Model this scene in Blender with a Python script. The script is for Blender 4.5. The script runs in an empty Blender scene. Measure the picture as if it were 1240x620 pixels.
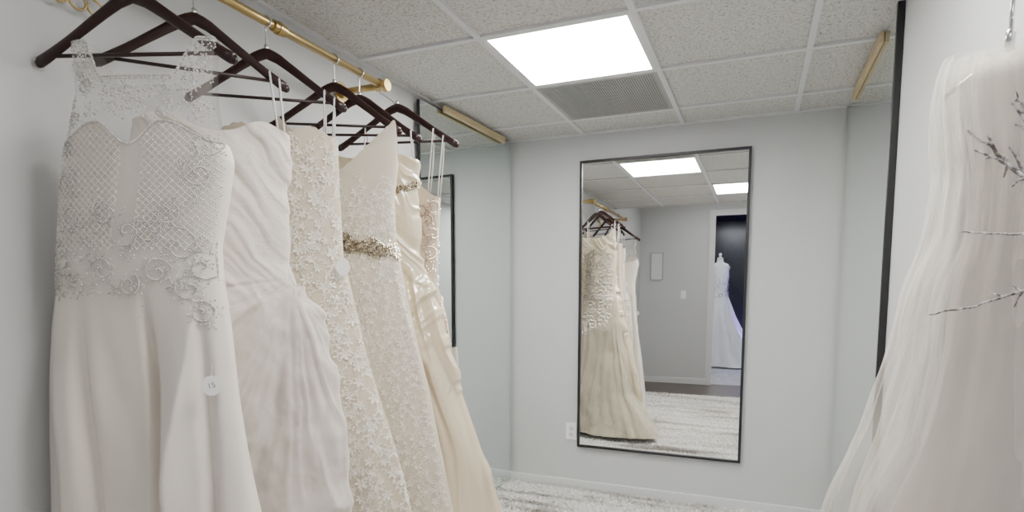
import bpy, math, random
import numpy as np
from mathutils import Vector
random.seed(7); np.random.seed(7)
C = bpy.context.scene.collection
PI = math.pi
# ------------------------------------------------------------------ camera
F = 713.0; CX = 620.0; CY = 422.0
PITCH = math.radians(5.4); YAW = math.radians(22.6); H = 1.34
cp, sp, ct, st = math.cos(PITCH), math.sin(PITCH), math.cos(YAW), math.sin(YAW)
cam = bpy.data.cameras.new('camera'); co = bpy.data.objects.new('camera', cam); C.objects.link(co)
cam.sensor_width = 36; cam.lens = 36*F/1240; cam.shift_y = (CY-310)/1240; cam.clip_start = .02
co.location = (0, 0, H); co.rotation_euler = (PI/2-PITCH, 0, YAW)
bpy.context.scene.camera = co
def ray(px, py):
    v = CY-py; x = px-CX; fw = F*cp+v*sp; up = -F*sp+v*cp
    return (x*ct-fw*st, x*st+fw*ct, up)
def at_y(px, py, y):
    r = ray(px, py); t = y/r[1]
    return Vector((r[0]*t, y, H+r[2]*t))
CEIL = H+1.0; LW = -1.653; RW = .43; BW = 3.75; REAR = -1.5; HI = 2.70

# ------------------------------------------------------------------ noise
def hsh(xi, yi, seed):
    q = np.sin(xi*127.1+yi*311.7+seed*74.7)*43758.5453
    return q-np.floor(q)
def vn(x, y, seed=0, per=None):
    x = np.asarray(x, float); y = np.asarray(y, float)
    x0 = np.floor(x); y0 = np.floor(y); fx = x-x0; fy = y-y0
    fx = fx*fx*fx*(fx*(fx*6-15)+10); fy = fy*fy*fy*(fy*(fy*6-15)+10)
    x1 = x0+1
    if per: x0 = np.mod(x0, per); x1 = np.mod(x1, per)
    a = hsh(x0, y0, seed)*(1-fx)+hsh(x1, y0, seed)*fx
    b = hsh(x0, y0+1, seed)*(1-fx)+hsh(x1, y0+1, seed)*fx
    return a*(1-fy)+b*fy
def ridge(n): return 1-2*np.abs(n-.5)          # sharp crests
def fbm(x, y, seed=0): return vn(x, y, seed)*.6+vn(x*2.1, y*2.1, seed+3)*.28+vn(x*4.3, y*4.3, seed+7)*.12

# ------------------------------------------------------------------ materials
def newmat(name):
    m = bpy.data.materials.new(name); m.use_nodes = True
    n = m.node_tree.nodes; l = m.node_tree.links
    return m, n, l, n['Principled BSDF']
def P(name, col, rough=.5, metal=0, sheen=0, emit=None, es=0, trans=0, coat=0):
    m, n, l, b = newmat(name)
    b.inputs['Base Color'].default_value = (*col, 1); b.inputs['Roughness'].default_value = rough
    b.inputs['Metallic'].default_value = metal
    if sheen: b.inputs['Sheen Weight'].default_value = sheen
    if coat: b.inputs['Coat Weight'].default_value = coat
    if emit: b.inputs['Emission Color'].default_value = (*emit, 1); b.inputs['Emission Strength'].default_value = es
    return m
def tcoord(n, l, scale=(1,1,1)):
    tc = n.new('ShaderNodeTexCoord'); mp = n.new('ShaderNodeMapping'); mp.inputs['Scale'].default_value = scale
    l.new(tc.outputs['Object'], mp.inputs['Vector']); return mp.outputs['Vector']
def ramp(n, l, fac, stops):
    r = n.new('ShaderNodeValToRGB'); e = r.color_ramp.elements
    e[0].position, e[0].color = stops[0][0], (*stops[0][1], 1)
    e[1].position, e[1].color = stops[-1][0], (*stops[-1][1], 1)
    for p, c in stops[1:-1]:
        x = e.new(p); x.color = (*c, 1)
    l.new(fac, r.inputs['Fac']); return r.outputs['Color']
def noisetex(n, l, vec, scale, detail=4, rough=.55, dist=0):
    t = n.new('ShaderNodeTexNoise'); t.inputs['Scale'].default_value = scale; t.inputs['Detail'].default_value = detail
    t.inputs['Roughness'].default_value = rough; t.inputs['Distortion'].default_value = dist
    l.new(vec, t.inputs['Vector']); return t
def bump(n, l, b, h, strength=.3, dist=.005):
    bp = n.new('ShaderNodeBump'); bp.inputs['Strength'].default_value = strength; bp.inputs['Distance'].default_value = dist
    l.new(h, bp.inputs['Height']); l.new(bp.outputs['Normal'], b.inputs['Normal'])
def paint(name, col, rough=.6):
    m, n, l, b = newmat(name); v = tcoord(n, l)
    t = noisetex(n, l, v, 3, 3)
    c2 = tuple(x*.97 for x in col)
    l.new(ramp(n, l, t.outputs['Fac'], [(.3, c2), (.7, col)]), b.inputs['Base Color'])
    t2 = noisetex(n, l, v, 160, 2); bump(n, l, b, t2.outputs['Fac'], .08, .002)
    b.inputs['Roughness'].default_value = rough; return m
def cloth(name, col, rough=.5, sheen=.3, stretch=(1,1,1), wrinkle=9, ws=.25, dark=.93, spec=.4, wd=.02, coat=0):
    m, n, l, b = newmat(name); v = tcoord(n, l, stretch)
    t = noisetex(n, l, v, wrinkle, 4, .5, .6)
    l.new(ramp(n, l, t.outputs['Fac'], [(.3, tuple(x*dark for x in col)), (.7, col)]), b.inputs['Base Color'])
    bump(n, l, b, t.outputs['Fac'], ws, wd)
    b.inputs['Roughness'].default_value = rough; b.inputs['Sheen Weight'].default_value = sheen
    b.inputs['Specular IOR Level'].default_value = spec
    if coat: b.inputs['Coat Weight'].default_value = coat; b.inputs['Coat Roughness'].default_value = .2
    return m
def beadmat(name, c0, c1, metal, rough):
    m, n, l, b = newmat(name); g_ = n.new('ShaderNodeNewGeometry')
    l.new(ramp(n, l, g_.outputs['Random Per Island'], [(.1, c0), (.9, c1)]), b.inputs['Base Color'])
    b.inputs['Metallic'].default_value = metal; b.inputs['Roughness'].default_value = rough; b.inputs['Coat Weight'].default_value = .4
    return m
def sheer(name, col, opac=.45, edge=.45, wrinkle=14, stretch=(1,1,1), bs=.2, vary=.5):
    m, n, l, b = newmat(name); v = tcoord(n, l, stretch)
    b.inputs['Base Color'].default_value = (*col, 1); b.inputs['Roughness'].default_value = .7; b.inputs['Sheen Weight'].default_value = .3
    t = noisetex(n, l, v, wrinkle, 3); bump(n, l, b, t.outputs['Fac'], bs, .02)
    tr = n.new('ShaderNodeBsdfTransparent'); mix = n.new('ShaderNodeMixShader')
    lw = n.new('ShaderNodeLayerWeight'); lw.inputs['Blend'].default_value = .4
    ma = n.new('ShaderNodeMath'); ma.operation = 'MULTIPLY_ADD'; ma.use_clamp = True
    ma.inputs[1].default_value = edge; ma.inputs[2].default_value = opac
    l.new(lw.outputs['Facing'], ma.inputs[0])
    mod = n.new('ShaderNodeMath'); mod.operation = 'MULTIPLY_ADD'; mod.inputs[1].default_value = vary; mod.inputs[2].default_value = 1-vary/2; l.new(t.outputs['Fac'], mod.inputs[0])
    mu = n.new('ShaderNodeMath'); mu.operation = 'MULTIPLY'; mu.use_clamp = True; l.new(ma.outputs[0], mu.inputs[0]); l.new(mod.outputs[0], mu.inputs[1])
    l.new(mu.outputs[0], mix.inputs['Fac'])
    l.new(tr.outputs[0], mix.inputs[1]); l.new(b.outputs[0], mix.inputs[2])
    l.new(mix.outputs[0], n['Material Output'].inputs['Surface']); return m

M = {}
M['wall'] = paint('wall_paint', (.545, .55, .555))
M['trimw'] = paint('white_trim_paint', (.66, .665, .67), .4)
M['mahog'] = P('dark_mahogany', (.020, .0050, .0042), .32)
M['chrome'] = P('chrome', (.75, .75, .76), .18, 1)
M['brass'] = P('brass', (.50, .37, .16), .36, 1)
M['black'] = P('black_frame', (.008, .008, .009), .4)
M['mirror'] = P('mirror_silver', (.92, .93, .92), 0.0, 1)
M['mirrorg'] = P('mirror_green', (.79, .855, .83), 0.0, 1)
M['bead'] = beadmat('silver_beads', (.50, .485, .455), (.97, .955, .93), .35, .14)
M['beadw'] = P('pearl_beads', (.93, .895, .835), .2, .05, coat=.5)
M['beadg'] = beadmat('antique_beads', (.15, .12, .075), (.78, .70, .56), .75, .2)
M['beadd'] = beadmat('grey_silver_beads', (.16, .14, .105), (.58, .53, .45), .5, .28)
M['beadr'] = beadmat('rose_gold_beads', (.30, .17, .12), (.74, .54, .43), .6, .25)
M['ribbon'] = P('white_ribbon', (.80, .79, .77), .5)
M['paper'] = P('tag_paper', (.96, .94, .89), .7)
M['ink'] = P('tag_ink', (.22, .22, .23), .6)
M['plastic'] = P('white_plastic', (.84, .84, .83), .35)
M['dark'] = P('dark_slot', (.02, .02, .02), .6)
LC = (1, .985, .952)
M['lightp'] = P('light_diffuser', (.9, .9, .9), .5, emit=LC, es=41)
M['lightq'] = P('second_light_diffuser', (.9, .9, .9), .5, emit=LC, es=34)
M['lightfill'] = P('added_fill_diffuser', (.9, .9, .9), .5, emit=LC, es=7)  # glow of the added fill panel behind the camera
M['lightf'] = P('white_metal', (.70, .71, .71), .4)
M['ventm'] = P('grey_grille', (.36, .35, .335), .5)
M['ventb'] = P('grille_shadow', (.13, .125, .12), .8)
M['navy'] = P('night_glass', (.004, .005, .014), .25)
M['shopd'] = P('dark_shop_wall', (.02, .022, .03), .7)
M['sign'] = P('sign_blue', (.004, .006, .018), .25, emit=(.10, .18, .5), es=.022)
M['form'] = P('dress_form_cover', (.85, .84, .82), .6)
m, n, l, b = newmat('ceiling_tile'); v = tcoord(n, l)
t = noisetex(n, l, v, 82, 3, .66); t2 = noisetex(n, l, v, 200, 2, .5)
mm = n.new('ShaderNodeMath'); mm.operation = 'MULTIPLY_ADD'; mm.inputs[1].default_value = .5; l.new(t2.outputs['Fac'], mm.inputs[0])
m5 = n.new('ShaderNodeMath'); m5.operation = 'MULTIPLY'; m5.inputs[1].default_value = .5; l.new(t.outputs['Fac'], m5.inputs[0]); l.new(m5.outputs[0], mm.inputs[2])
l.new(ramp(n, l, mm.outputs[0], [(.38, (.27, .258, .24)), (.465, (.555, .543, .515)), (.62, (.655, .643, .615))]), b.inputs['Base Color'])
bump(n, l, b, mm.outputs[0], .5, .005); b.inputs['Roughness'].default_value = .9; M['tile'] = m
def wood(name, c1, c2, sc, rough=.4):
    m, n, l, b = newmat(name); v = tcoord(n, l, sc)
    t = noisetex(n, l, v, 6, 5, .6, .5)
    l.new(ramp(n, l, t.outputs['Fac'], [(.3, c1), (.7, c2)]), b.inputs['Base Color']); b.inputs['Roughness'].default_value = rough; return m
M['floor'] = wood('wood_floor', (.05, .038, .03), (.14, .11, .085), (1, 9, 1), .35)
M['shopfloor'] = wood('pale_shop_floor', (.28, .28, .30), (.60, .60, .61), (2, 2, 1), .3)
M['cleat'] = wood('pale_wood', (.45, .35, .20), (.62, .50, .31), (12, 1, 12), .6)
m, n, l, b = newmat('rug_pile'); v = tcoord(n, l, (.9, 7, 0))
t = noisetex(n, l, v, 1.0, 4, .5, .8)
l.new(ramp(n, l, t.outputs['Fac'], [(.31, (.33, .30, .27)), (.43, (.68, .65, .61)), (.54, (.93, .915, .885))]), b.inputs['Base Color'])
b.inputs['Roughness'].default_value = .9; M['rug'] = m
m, n, l, b = newmat('glitter_twig'); v = tcoord(n, l); t = noisetex(n, l, v, 240, 2)
l.new(ramp(n, l, t.outputs['Fac'], [(.36, (.14, .12, .10)), (.50, (.38, .345, .305)), (.64, (.88, .87, .84))]), b.inputs['Base Color']); b.inputs['Roughness'].default_value = .5
bump(n, l, b, t.outputs['Fac'], .8, .003); M['twig'] = m
# gown cloths
M['d1'] = cloth('white_satin', (.82, .76, .665), .24, .05, ws=.12, dark=.96, stretch=(1,1,.3), spec=.9)
M['d1b'] = cloth('white_bodice_satin', (.83, .775, .69), .45, .1, ws=.1, dark=.97)
M['yoke'] = sheer('illusion_net', (.82, .77, .71), .13, .18, 30)
M['d2'] = cloth('blush_white_organza', (.79, .72, .66), .5, .4, ws=.45, wrinkle=10, stretch=(1.5,1,2.2), wd=.014)
M['d2s'] = sheer('organza_layer', (.85, .785, .73), .36, .45, 16, (1.6,1,1))
M['d3'] = cloth('ivory_lace_ground', (.69, .60, .46), .6, .2, ws=.15, dark=.92)
M['lace'] = P('ivory_lace_thread', (.87, .815, .705), .6, sheen=.2)
M['d4'] = cloth('fine_lace_ground', (.71, .635, .51), .6, .2, ws=.15, dark=.92)
M['lace4'] = P('cream_lace_thread', (.86, .805, .70), .6, sheen=.2)
M['d5'] = cloth('champagne_satin', (.77, .655, .46), .18, .0, ws=.15, wrinkle=6, dark=.93, spec=1.0, stretch=(1.5,1,.6), coat=1.0)
M['d6'] = cloth('champagne_bodice', (.60, .515, .385), .5, .2, ws=.15)
M['d6s'] = cloth('champagne_tulle', (.68, .595, .45), .5, .4, ws=.45, wrinkle=16, stretch=(2.4,1,.25), dark=.88)
M['d6t'] = sheer('champagne_tulle_layer', (.80, .725, .59), .26, .36, 12, (2.4,1,.3))
M['d7'] = cloth('ivory_lining', (.87, .795, .65), .45, .3, stretch=(1.5,1,.3), ws=.2)
M['d7s'] = sheer('ivory_tulle', (.90, .85, .755), .19, .22, 7, (1.6,1.6,.5), .2, .4)
M['gownw'] = cloth('white_train', (.90, .90, .90), .5, .3)

# ------------------------------------------------------------------ mesh helpers
class MB:
    def __init__(s): s.v = []; s.f = []
    def box(s, x0, x1, y0, y1, z0, z1):
        k = len(s.v)
        s.v += [(x0,y0,z0),(x1,y0,z0),(x1,y1,z0),(x0,y1,z0),(x0,y0,z1),(x1,y0,z1),(x1,y1,z1),(x0,y1,z1)]
        for q in ((0,3,2,1),(4,5,6,7),(0,1,5,4),(1,2,6,5),(2,3,7,6),(3,0,4,7)): s.f.append(tuple(k+i for i in q))
        return s
    def obox(s, c, ax, ay, az):
        k = len(s.v); c, ax, ay, az = map(Vector, (c, ax, ay, az))
        for dz in (-1, 1):
            for dx, dy in ((-1,-1),(1,-1),(1,1),(-1,1)): s.v.append(tuple(c+ax*dx+ay*dy+az*dz))
        for q in ((0,3,2,1),(4,5,6,7),(0,1,5,4),(1,2,6,5),(2,3,7,6),(3,0,4,7)): s.f.append(tuple(k+i for i in q))
        return s
    def tube(s, pts, r, n=10, flat=None, cap=True):
        pts = [Vector(p) for p in pts]; k = len(s.v); N = len(pts)
        rs = r if isinstance(r, (list, tuple)) else [r]*N
        up = None
        for i, p in enumerate(pts):
            d = (pts[min(i+1, N-1)]-pts[max(i-1, 0)]).normalized()
            if up is None:
                up = Vector((0,1,0)) if abs(d.y) < .9 else Vector((0,0,1))
            side = d.cross(up)
            if side.length < 1e-4: side = d.cross(Vector((1,0,0)))
            side.normalize(); up = side.cross(d).normalized()
            f = flat or (1, 1)
            for j in range(n):
                a = 2*PI*j/n
                s.v.append(tuple(p+side*(math.cos(a)*rs[i]*f[0])+up*(math.sin(a)*rs[i]*f[1])))
        for i in range(N-1):
            for j in range(n):
                a, b2 = k+i*n+j, k+i*n+(j+1) % n
                s.f.append((a, b2, b2+n, a+n))
        if cap:
            s.f.append(tuple(k+j for j in range(n))[::-1]); s.f.append(tuple(k+(N-1)*n+j for j in range(n)))
        return s
    def lathe(s, prof, c=(0,0,0), n=24, sx=1, sy=1):
        k = len(s.v); N = len(prof)
        for r, z in prof:
            for j in range(n):
                a = 2*PI*j/n; s.v.append((c[0]+r*math.cos(a)*sx, c[1]+r*math.sin(a)*sy, c[2]+z))
        for i in range(N-1):
            for j in range(n):
                a, b2 = k+i*n+j, k+i*n+(j+1) % n; s.f.append((a, b2, b2+n, a+n))
        s.f.append(tuple(k+j for j in range(n))[::-1]); s.f.append(tuple(k+(N-1)*n+j for j in range(n)))
        return s
    def bead(s, p, r):
        k = len(s.v); x, y, z = p
        s.v += [(x+r,y,z),(x-r,y,z),(x,y+r,z),(x,y-r,z),(x,y,z+r),(x,y,z-r)]
        for q in ((0,2,4),(2,1,4),(1,3,4),(3,0,4),(2,0,5),(1,2,5),(3,1,5),(0,3,5)): s.f.append(tuple(k+i for i in q))
    def build(s, name, mat, parent=None, smooth=False, bev=0):
        me = bpy.data.meshes.new(name); me.from_pydata([tuple(map(float, p)) for p in s.v], [], s.f); me.update()
        o = bpy.data.objects.new(name, me); C.objects.link(o); me.materials.append(mat)
        if smooth: me.polygons.foreach_set('use_smooth', [True]*len(me.polygons))
        if bev:
            md = o.modifiers.new('bevel', 'BEVEL'); md.width = bev; md.segments = 2; md.limit_method = 'ANGLE'
        if parent: o.parent = parent
        return o
def tag(o, label=None, cat=None, group=None, kind=None):
    if label: o['label'] = label
    if cat: o['category'] = cat
    if group: o['group'] = group
    if kind: o['kind'] = kind
    return o
def empty(name, loc, rz=0, label=None, cat=None, group=None):
    o = bpy.data.objects.new(name, None); C.objects.link(o); o.location = loc; o.rotation_euler = (0, 0, rz); o.empty_display_size = .05
    return tag(o, label, cat, group)
def struct(name, mb, mat, **k): return tag(mb.build(name, mat, **k), kind='structure')
def text_mesh(name, s, size, mat, parent=None):
    cu = bpy.data.curves.new(name, 'FONT'); cu.body = s; cu.size = size; cu.extrude = size*.01; cu.align_x = 'CENTER'; cu.align_y = 'CENTER'
    t = bpy.data.objects.new(name+'_tmp', cu); C.objects.link(t)
    bpy.context.view_layer.update()
    me = bpy.data.meshes.new_from_object(t.evaluated_get(bpy.context.evaluated_depsgraph_get()))
    bpy.data.objects.remove(t)
    o = bpy.data.objects.new(name, me); C.objects.link(o); me.materials.clear(); me.materials.append(mat)
    if parent: o.parent = parent
    return o

# ------------------------------------------------------------------ room shell
T = .1
struct('floor', MB().box(LW-T, RW+T, REAR-T, BW+T, -.1, 0), M['floor'])
struct('wall_back', MB().box(LW-T, RW+T, BW, BW+T, 0, HI), M['wall'])
struct('wall_left', MB().box(LW-T, LW, REAR, BW, 0, HI), M['wall'])
struct('wall_right', MB().box(RW, RW+T, REAR, BW, 0, HI), M['wall'])
DX0, DX1, DZ = -.60, .34, 2.44
w = MB().box(LW-T, DX0, REAR-T, REAR, 0, HI); w.box(DX1, RW+T, REAR-T, REAR, 0, HI); w.box(DX0, DX1, REAR-T, REAR, DZ, HI)
struct('wall_rear', w, M['wall'])
tr = MB().box(DX0-.07, DX0+.01, REAR, REAR+.018, 0, DZ+.07); tr.box(DX1-.01, DX1+.06, REAR, REAR+.018, 0, DZ+.07); tr.box(DX0+.01, DX1-.01, REAR, REAR+.018, DZ-.01, DZ+.07)
struct('trim_2', tr, M['trimw'])
STEP = .36
c = MB().box(LW, RW, STEP, BW, CEIL+.012, CEIL+.05); c.box(LW, RW, STEP-.03, STEP, CEIL, HI); c.box(LW-T, RW+T, REAR-T, STEP, HI, HI+.05)
struct('ceiling', c, M['tile'])
GX = [-1.06, -.45, .16]; GY = [.97, 1.585, 2.20, 2.81, 3.42]
g = MB()
for x in GX: g.box(x-.012, x+.012, STEP, BW, CEIL, CEIL+.014)
for y in GY: g.box(LW, RW, y-.012, y+.012, CEIL+.0006, CEIL+.0135)
g.box(LW, LW+.022, STEP, BW, CEIL+.001, CEIL+.014); g.box(RW-.022, RW, STEP, BW, CEIL+.001, CEIL+.014); g.box(LW, RW, BW-.022, BW, CEIL+.001, CEIL+.014)
struct('trim_1', g, M['trimw'])
def baseb(name, x0, x1, y0, y1):
    b_ = MB().box(x0, x1, y0, y1, 0, .085); struct(name, b_, M['trimw'], bev=.004)
baseb('baseboard_back', LW, RW, BW-.016, BW)
baseb('baseboard_left', LW, LW+.016, REAR, BW-.016)
baseb('baseboard_right', RW-.016, RW, REAR, BW-.016)
baseb('baseboard_rear', LW+.016, DX0-.07, REAR, REAR+.016)

# the dark shop seen through the doorway
SY = -6.5
struct('floor_shop', MB().box(-3, 3, SY, REAR-T, -.1, -.002), M['shopfloor'])
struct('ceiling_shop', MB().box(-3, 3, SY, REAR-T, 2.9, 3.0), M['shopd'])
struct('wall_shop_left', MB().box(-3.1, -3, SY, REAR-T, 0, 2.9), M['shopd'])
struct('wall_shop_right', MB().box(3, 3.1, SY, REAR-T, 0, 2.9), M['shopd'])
struct('window_1', MB().box(-3, 3, SY-.06, SY, 0, 2.9), M['navy'])
s = text_mesh('window_lettering', 'AM', .5, M['sign'])
s.location = (-.40, SY+.012, H+.90); s.rotation_euler = (PI/2, 0, PI)
tag(s, 'large dim blue letters on the dark shop window', 'lettering')
for i, (x, y) in enumerate([(-.55, -2.6), (-.62, -4.6)]):
    o = empty('shop_ceiling_light', (x, y, 2.9), 0, ['nearer small ceiling light glowing in the dark shop beyond the doorway', 'farther small ceiling light glowing in the dark shop beyond the doorway'][i], 'ceiling light')
    MB().box(-.32, .32, -.12, .12, -.03, 0).build('housing', M['lightf'], o)
    MB().box(-.29, .29, -.09, .09, -.034, -.0305).build('diffuser', P('cool_diffuser', (.9,.9,.95), .5, emit=(.90,.93,1), es=130), o)
def point_lamp(name, loc, col, power, size):
    ld = bpy.data.lights.new(name, 'POINT'); ld.energy = power; ld.color = col; ld.shadow_soft_size = size
    o = bpy.data.objects.new(name, ld); C.objects.link(o); o.location = loc
point_lamp('violet_shop_lamp', (.16, -4.05, .50), (.26, .14, 1), 40, .06)
FX, FY = -.66, -4.0
o = empty('dress_form', (FX, FY, 0), 0, 'white headless dress form standing in the shop beyond the doorway', 'dress form')
MB().lathe([(.06,1.28),(.12,1.3),(.115,1.36),(.135,1.5),(.15,1.62),(.145,1.72),(.17,1.8),(.13,1.86),(.06,1.89),(.05,1.95),(.052,1.96)], sx=1.05, sy=.7).build('torso', M['form'], o, True)
MB().lathe([(.052,1.962),(.05,1.975),(.015,1.99),(.02,2.01),(.028,2.03),(.02,2.05),(.004,2.06)]).build('neck_cap', M['form'], o, True)
MB().tube([(0,0,.03),(0,0,1.29)], .016).lathe([(.17,0),(.17,.02),(.03,.035)]).build('stand', M['mahog'], o, True)
o = empty('wedding_gown', (FX, FY, .01), 0, 'white gown with a long spreading train worn by the dress form', 'wedding gown')
N = 96; mb = MB(); prof = [(.152,1.74,0),(.156,1.62,0),(.142,1.5,0),(.128,1.36,0),(.15,1.26,0),(.20,1.1,.01),(.23,.9,.05),(.26,.7,.11),(.33,.4,.24),(.42,.15,.42),(.50,.0,.62)]
for r, z, tr_ in prof:
    for j in range(N):
        a = 2*PI*j/N; rr = r*(1+.14*math.sin(11*a)*max(0, (1.2-z)))
        x = rr*math.cos(a)*1.05 + tr_*max(0, math.cos(a)); mb.v.append((x, rr*math.sin(a)*(.74 if z > 1 else .85), z+.01))
for i in range(len(prof)-1):
    for j in range(N):
        a = i*N+j; b2 = i*N+(j+1) % N; mb.f.append((a, b2, b2+N, a+N))
mb.build('skirt', M['gownw'], o, True)
bd = MB()
for k in range(420):
    a = random.uniform(0, 2*PI); z = random.uniform(1.3, 1.72) if k < 200 else random.gauss(1.25, .04); r = .154
    bd.bead((r*math.cos(a)*1.05, r*math.sin(a)*.74, z), .007)
bd.build('beading', M['beadd'], o)

# ------------------------------------------------------------------ ceiling fixtures
def troffer(x0, x1, y0, y1, label, zc=CEIL, mat=None):
    cx, cy = (x0+x1)/2, (y0+y1)/2
    o = empty('ceiling_light', (cx, cy, zc), 0, label, 'ceiling light', 'lit ceiling panels')
    hx, hy = (x1-x0)/2-.0125, (y1-y0)/2-.0125; z0 = .001
    f = MB(); t = .014
    f.box(-hx, hx, -hy, -hy+t, z0, .011).box(-hx, hx, hy-t, hy, z0, .011).box(-hx, -hx+t, -hy+t, hy-t, z0, .011).box(hx-t, hx, -hy+t, hy-t, z0, .011)
    f.build('frame', M['lightf'], o)
    MB().box(-hx+t, hx-t, -hy+t, hy-t, .004, .010).build('diffuser', mat or M['lightp'], o)
troffer(GX[0], GX[1], GY[2], GY[3], 'glowing square ceiling light panel beside the grey vent grille')
troffer(GX[1], GX[2], GY[0], GY[1], 'second square ceiling light, seen only at the right edge of the framed mirror', CEIL, M['lightq'])
troffer(-1.06, .16, -.9, -.3, 'added long fill light panel behind the viewer, out of view', HI-.013, M['lightfill'])  # added panel for fill light, hidden from the mirror by the ceiling step
o = empty('ceiling_vent', ((GX[0]+GX[1])/2, (GY[3]+GY[4])/2, CEIL), 0, 'grey square return air grille set in the ceiling behind the light panel', 'ceiling vent')
hx = .2925
f = MB(); t = .02
f.box(-hx, hx, -hx, -hx+t, .0005, .011).box(-hx, hx, hx-t, hx, .0005, .011).box(-hx, -hx+t, -hx+t, hx-t, .0005, .011).box(hx-t, hx, -hx+t, hx-t, .0005, .011)
f.build('frame', M['ventm'], o)
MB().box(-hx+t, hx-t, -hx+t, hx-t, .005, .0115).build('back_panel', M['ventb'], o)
sl = MB(); k = 48
for i in range(k):
    x = -hx+t+(i+.5)*(2*hx-2*t)/k
    sl.box(x-.0036, x+.0036, -hx+t, hx-t, .001, .005)
sl.build('slats', M['ventm'], o)

# ------------------------------------------------------------------ mirrors
o = empty('wall_mirror', (-.5715, BW, H-1.022), 0, 'tall black framed mirror hanging on the back wall', 'mirror')
W2, HH, fw, fd = .5085, 1.859, .015, .03
f = MB().box(-W2, -W2+fw, -fd, -.001, 0, HH).box(W2-fw, W2, -fd, -.001, 0, HH).box(-W2+fw, W2-fw, -fd, -.001, 0, fw).box(-W2+fw, W2-fw, -fd, -.001, HH-fw, HH)
f.build('frame', M['black'], o, bev=.002)
MB().box(-W2+fw, W2-fw, -.019, -.004, fw, HH-fw).build('glass', M['mirror'], o)
p0, p1 = Vector((-1.615, 2.66)), Vector((-1.560, 3.715))
d = (p1-p0); L = d.length; ang = math.atan2(d.y, d.x); MH = 2.267
o = empty('panel_mirror', ((p0.x+p1.x)/2, (p0.y+p1.y)/2, .045), ang, 'frameless full height mirror panel on the left wall behind the gowns', 'mirror')
MB().box(-L/2, L/2, -.003, .003, 0, MH).build('glass', M['mirrorg'], o)
MB().box(-L/2, L/2, .0035, .010, 0, MH).build('backing_board', M['lightf'], o)
MB().box(-L/2-.006, -L/2-.0005, -.004, .010, 0, MH).build('edge_strip', M['black'], o)
o = MB().obox((-1.563, 3.22, CEIL-.022), (.009, .0004*.36, 0), (.018, .36, 0), (0, 0, .018)).build('wood_cleat', M['cleat'], bev=.002)
tag(o, 'pale wood strip along the top of the left mirror panel', 'wood strip')
o = empty('panel_mirror', (RW-.012, 3.1, .045), 0, 'full height mirror panel with black edge on the right wall', 'mirror')
MB().box(-.006, .006, -.62, .62, .02, 2.285).build('glass', M['mirrorg'], o)
MB().box(-.012, .011, -.638, -.621, 0, 2.289).build('edge_frame', M['black'], o, bev=.002)
MB().box(-.012, .011, -.62, .62, 0, .019).build('bottom_frame', M['black'], o)
o = MB().box(RW-.034, RW-.019, 2.72, 3.46, CEIL-.044, CEIL-.004).build('wood_cleat', M['cleat'], bev=.002)
tag(o, 'pale wood strip along the top of the right mirror panel', 'wood strip')

def plate(name, loc, rz, label, cat, kind):
    o = empty(name, loc, rz, label, cat)
    MB().box(-.036, .036, -.006, -.0005, -.058, .058).build('plate', M['plastic'], o, bev=.002)
    if kind == 'outlet':
        for s_ in (-1, 1):
            q = MB().lathe([(.0165,0),(.0165,.003),(.014,.004)], n=20); q.v = [(x, -.006-z, y+s_*.02) for x, y, z in q.v]
            so = q.build('socket', M['lightf'], o)
            q = MB().box(-.008, -.0055, -.0108, -.0101, s_*.02-.002, s_*.02+.007).box(.0055, .008, -.0108, -.0101, s_*.02-.002, s_*.02+.006).box(-.002, .002, -.0108, -.0101, s_*.02-.009, s_*.02-.005)
            q.build('slots', M['dark'], so)
    else:
        MB().box(-.006, .006, -.016, -.0065, -.012, .012).build('toggle', M['plastic'], o, bev=.002)
plate('wall_outlet', (-1.128, BW, H-.926), 0, 'white double wall outlet beside the lower left edge of the framed mirror', 'outlet', 'outlet')
plate('light_switch', (-1.01, REAR, H-.03), PI, 'white light switch on the rear wall, seen in the framed mirror', 'light switch', 'switch')
o = empty('picture_frame', (-1.40, REAR, H+.39), PI, 'small framed notice on the rear wall, seen in the framed mirror', 'picture')
f = MB().box(-.09, -.082, -.02, -.001, -.20, .20).box(.082, .09, -.02, -.001, -.20, .20).box(-.082, .082, -.02, -.001, -.20, -.192).box(-.082, .082, -.02, -.001, .192, .20)
f.build('frame', M['ventm'], o); MB().box(-.082, .082, -.012, -.002, -.192, .192).build('print', M['trimw'], o)

# ------------------------------------------------------------------ rug
RX0, RX1, RY0, RY1 = -1.625, .405, -.35, 3.725
o = empty('shag_rug', ((RX0+RX1)/2, (RY0+RY1)/2, 0), 0, 'fluffy white and grey streaked shag rug on the floor', 'rug')
hx, hy = (RX1-RX0)/2, (RY1-RY0)/2
MB().box(-hx, hx, -hy, hy, .001, .022).build('backing', M['rug'], o)
NB = 120000
cx = np.random.uniform(-hx, hx, NB); cy = hy-(2*hy)*np.random.uniform(0, 1, NB)**1.5
an = np.random.uniform(0, 2*PI, NB); hgt = np.random.uniform(.030, .044, NB); wd = np.random.uniform(.006, .012, NB)
lx = np.random.normal(0, .022, NB); ly = np.random.normal(-.010, .020, NB)
vx = np.empty((NB, 3, 3)); dx, dy = np.cos(an)*wd, np.sin(an)*wd
vx[:,0] = np.stack([cx-dx, cy-dy, np.full(NB, .020)], 1); vx[:,1] = np.stack([cx+dx, cy+dy, np.full(NB, .020)], 1)
vx[:,2] = np.stack([np.clip(cx+lx, -hx-.006, hx+.006), np.clip(cy+ly, -hy-.006, hy+.006), hgt], 1)
me = bpy.data.meshes.new('pile'); me.from_pydata(vx.reshape(-1, 3).tolist(), [], np.arange(NB*3).reshape(-1, 3).tolist()); me.materials.append(M['rug'])
po = bpy.data.objects.new('pile', me); C.objects.link(po); po.parent = o; po['kind'] = 'stuff'

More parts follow.
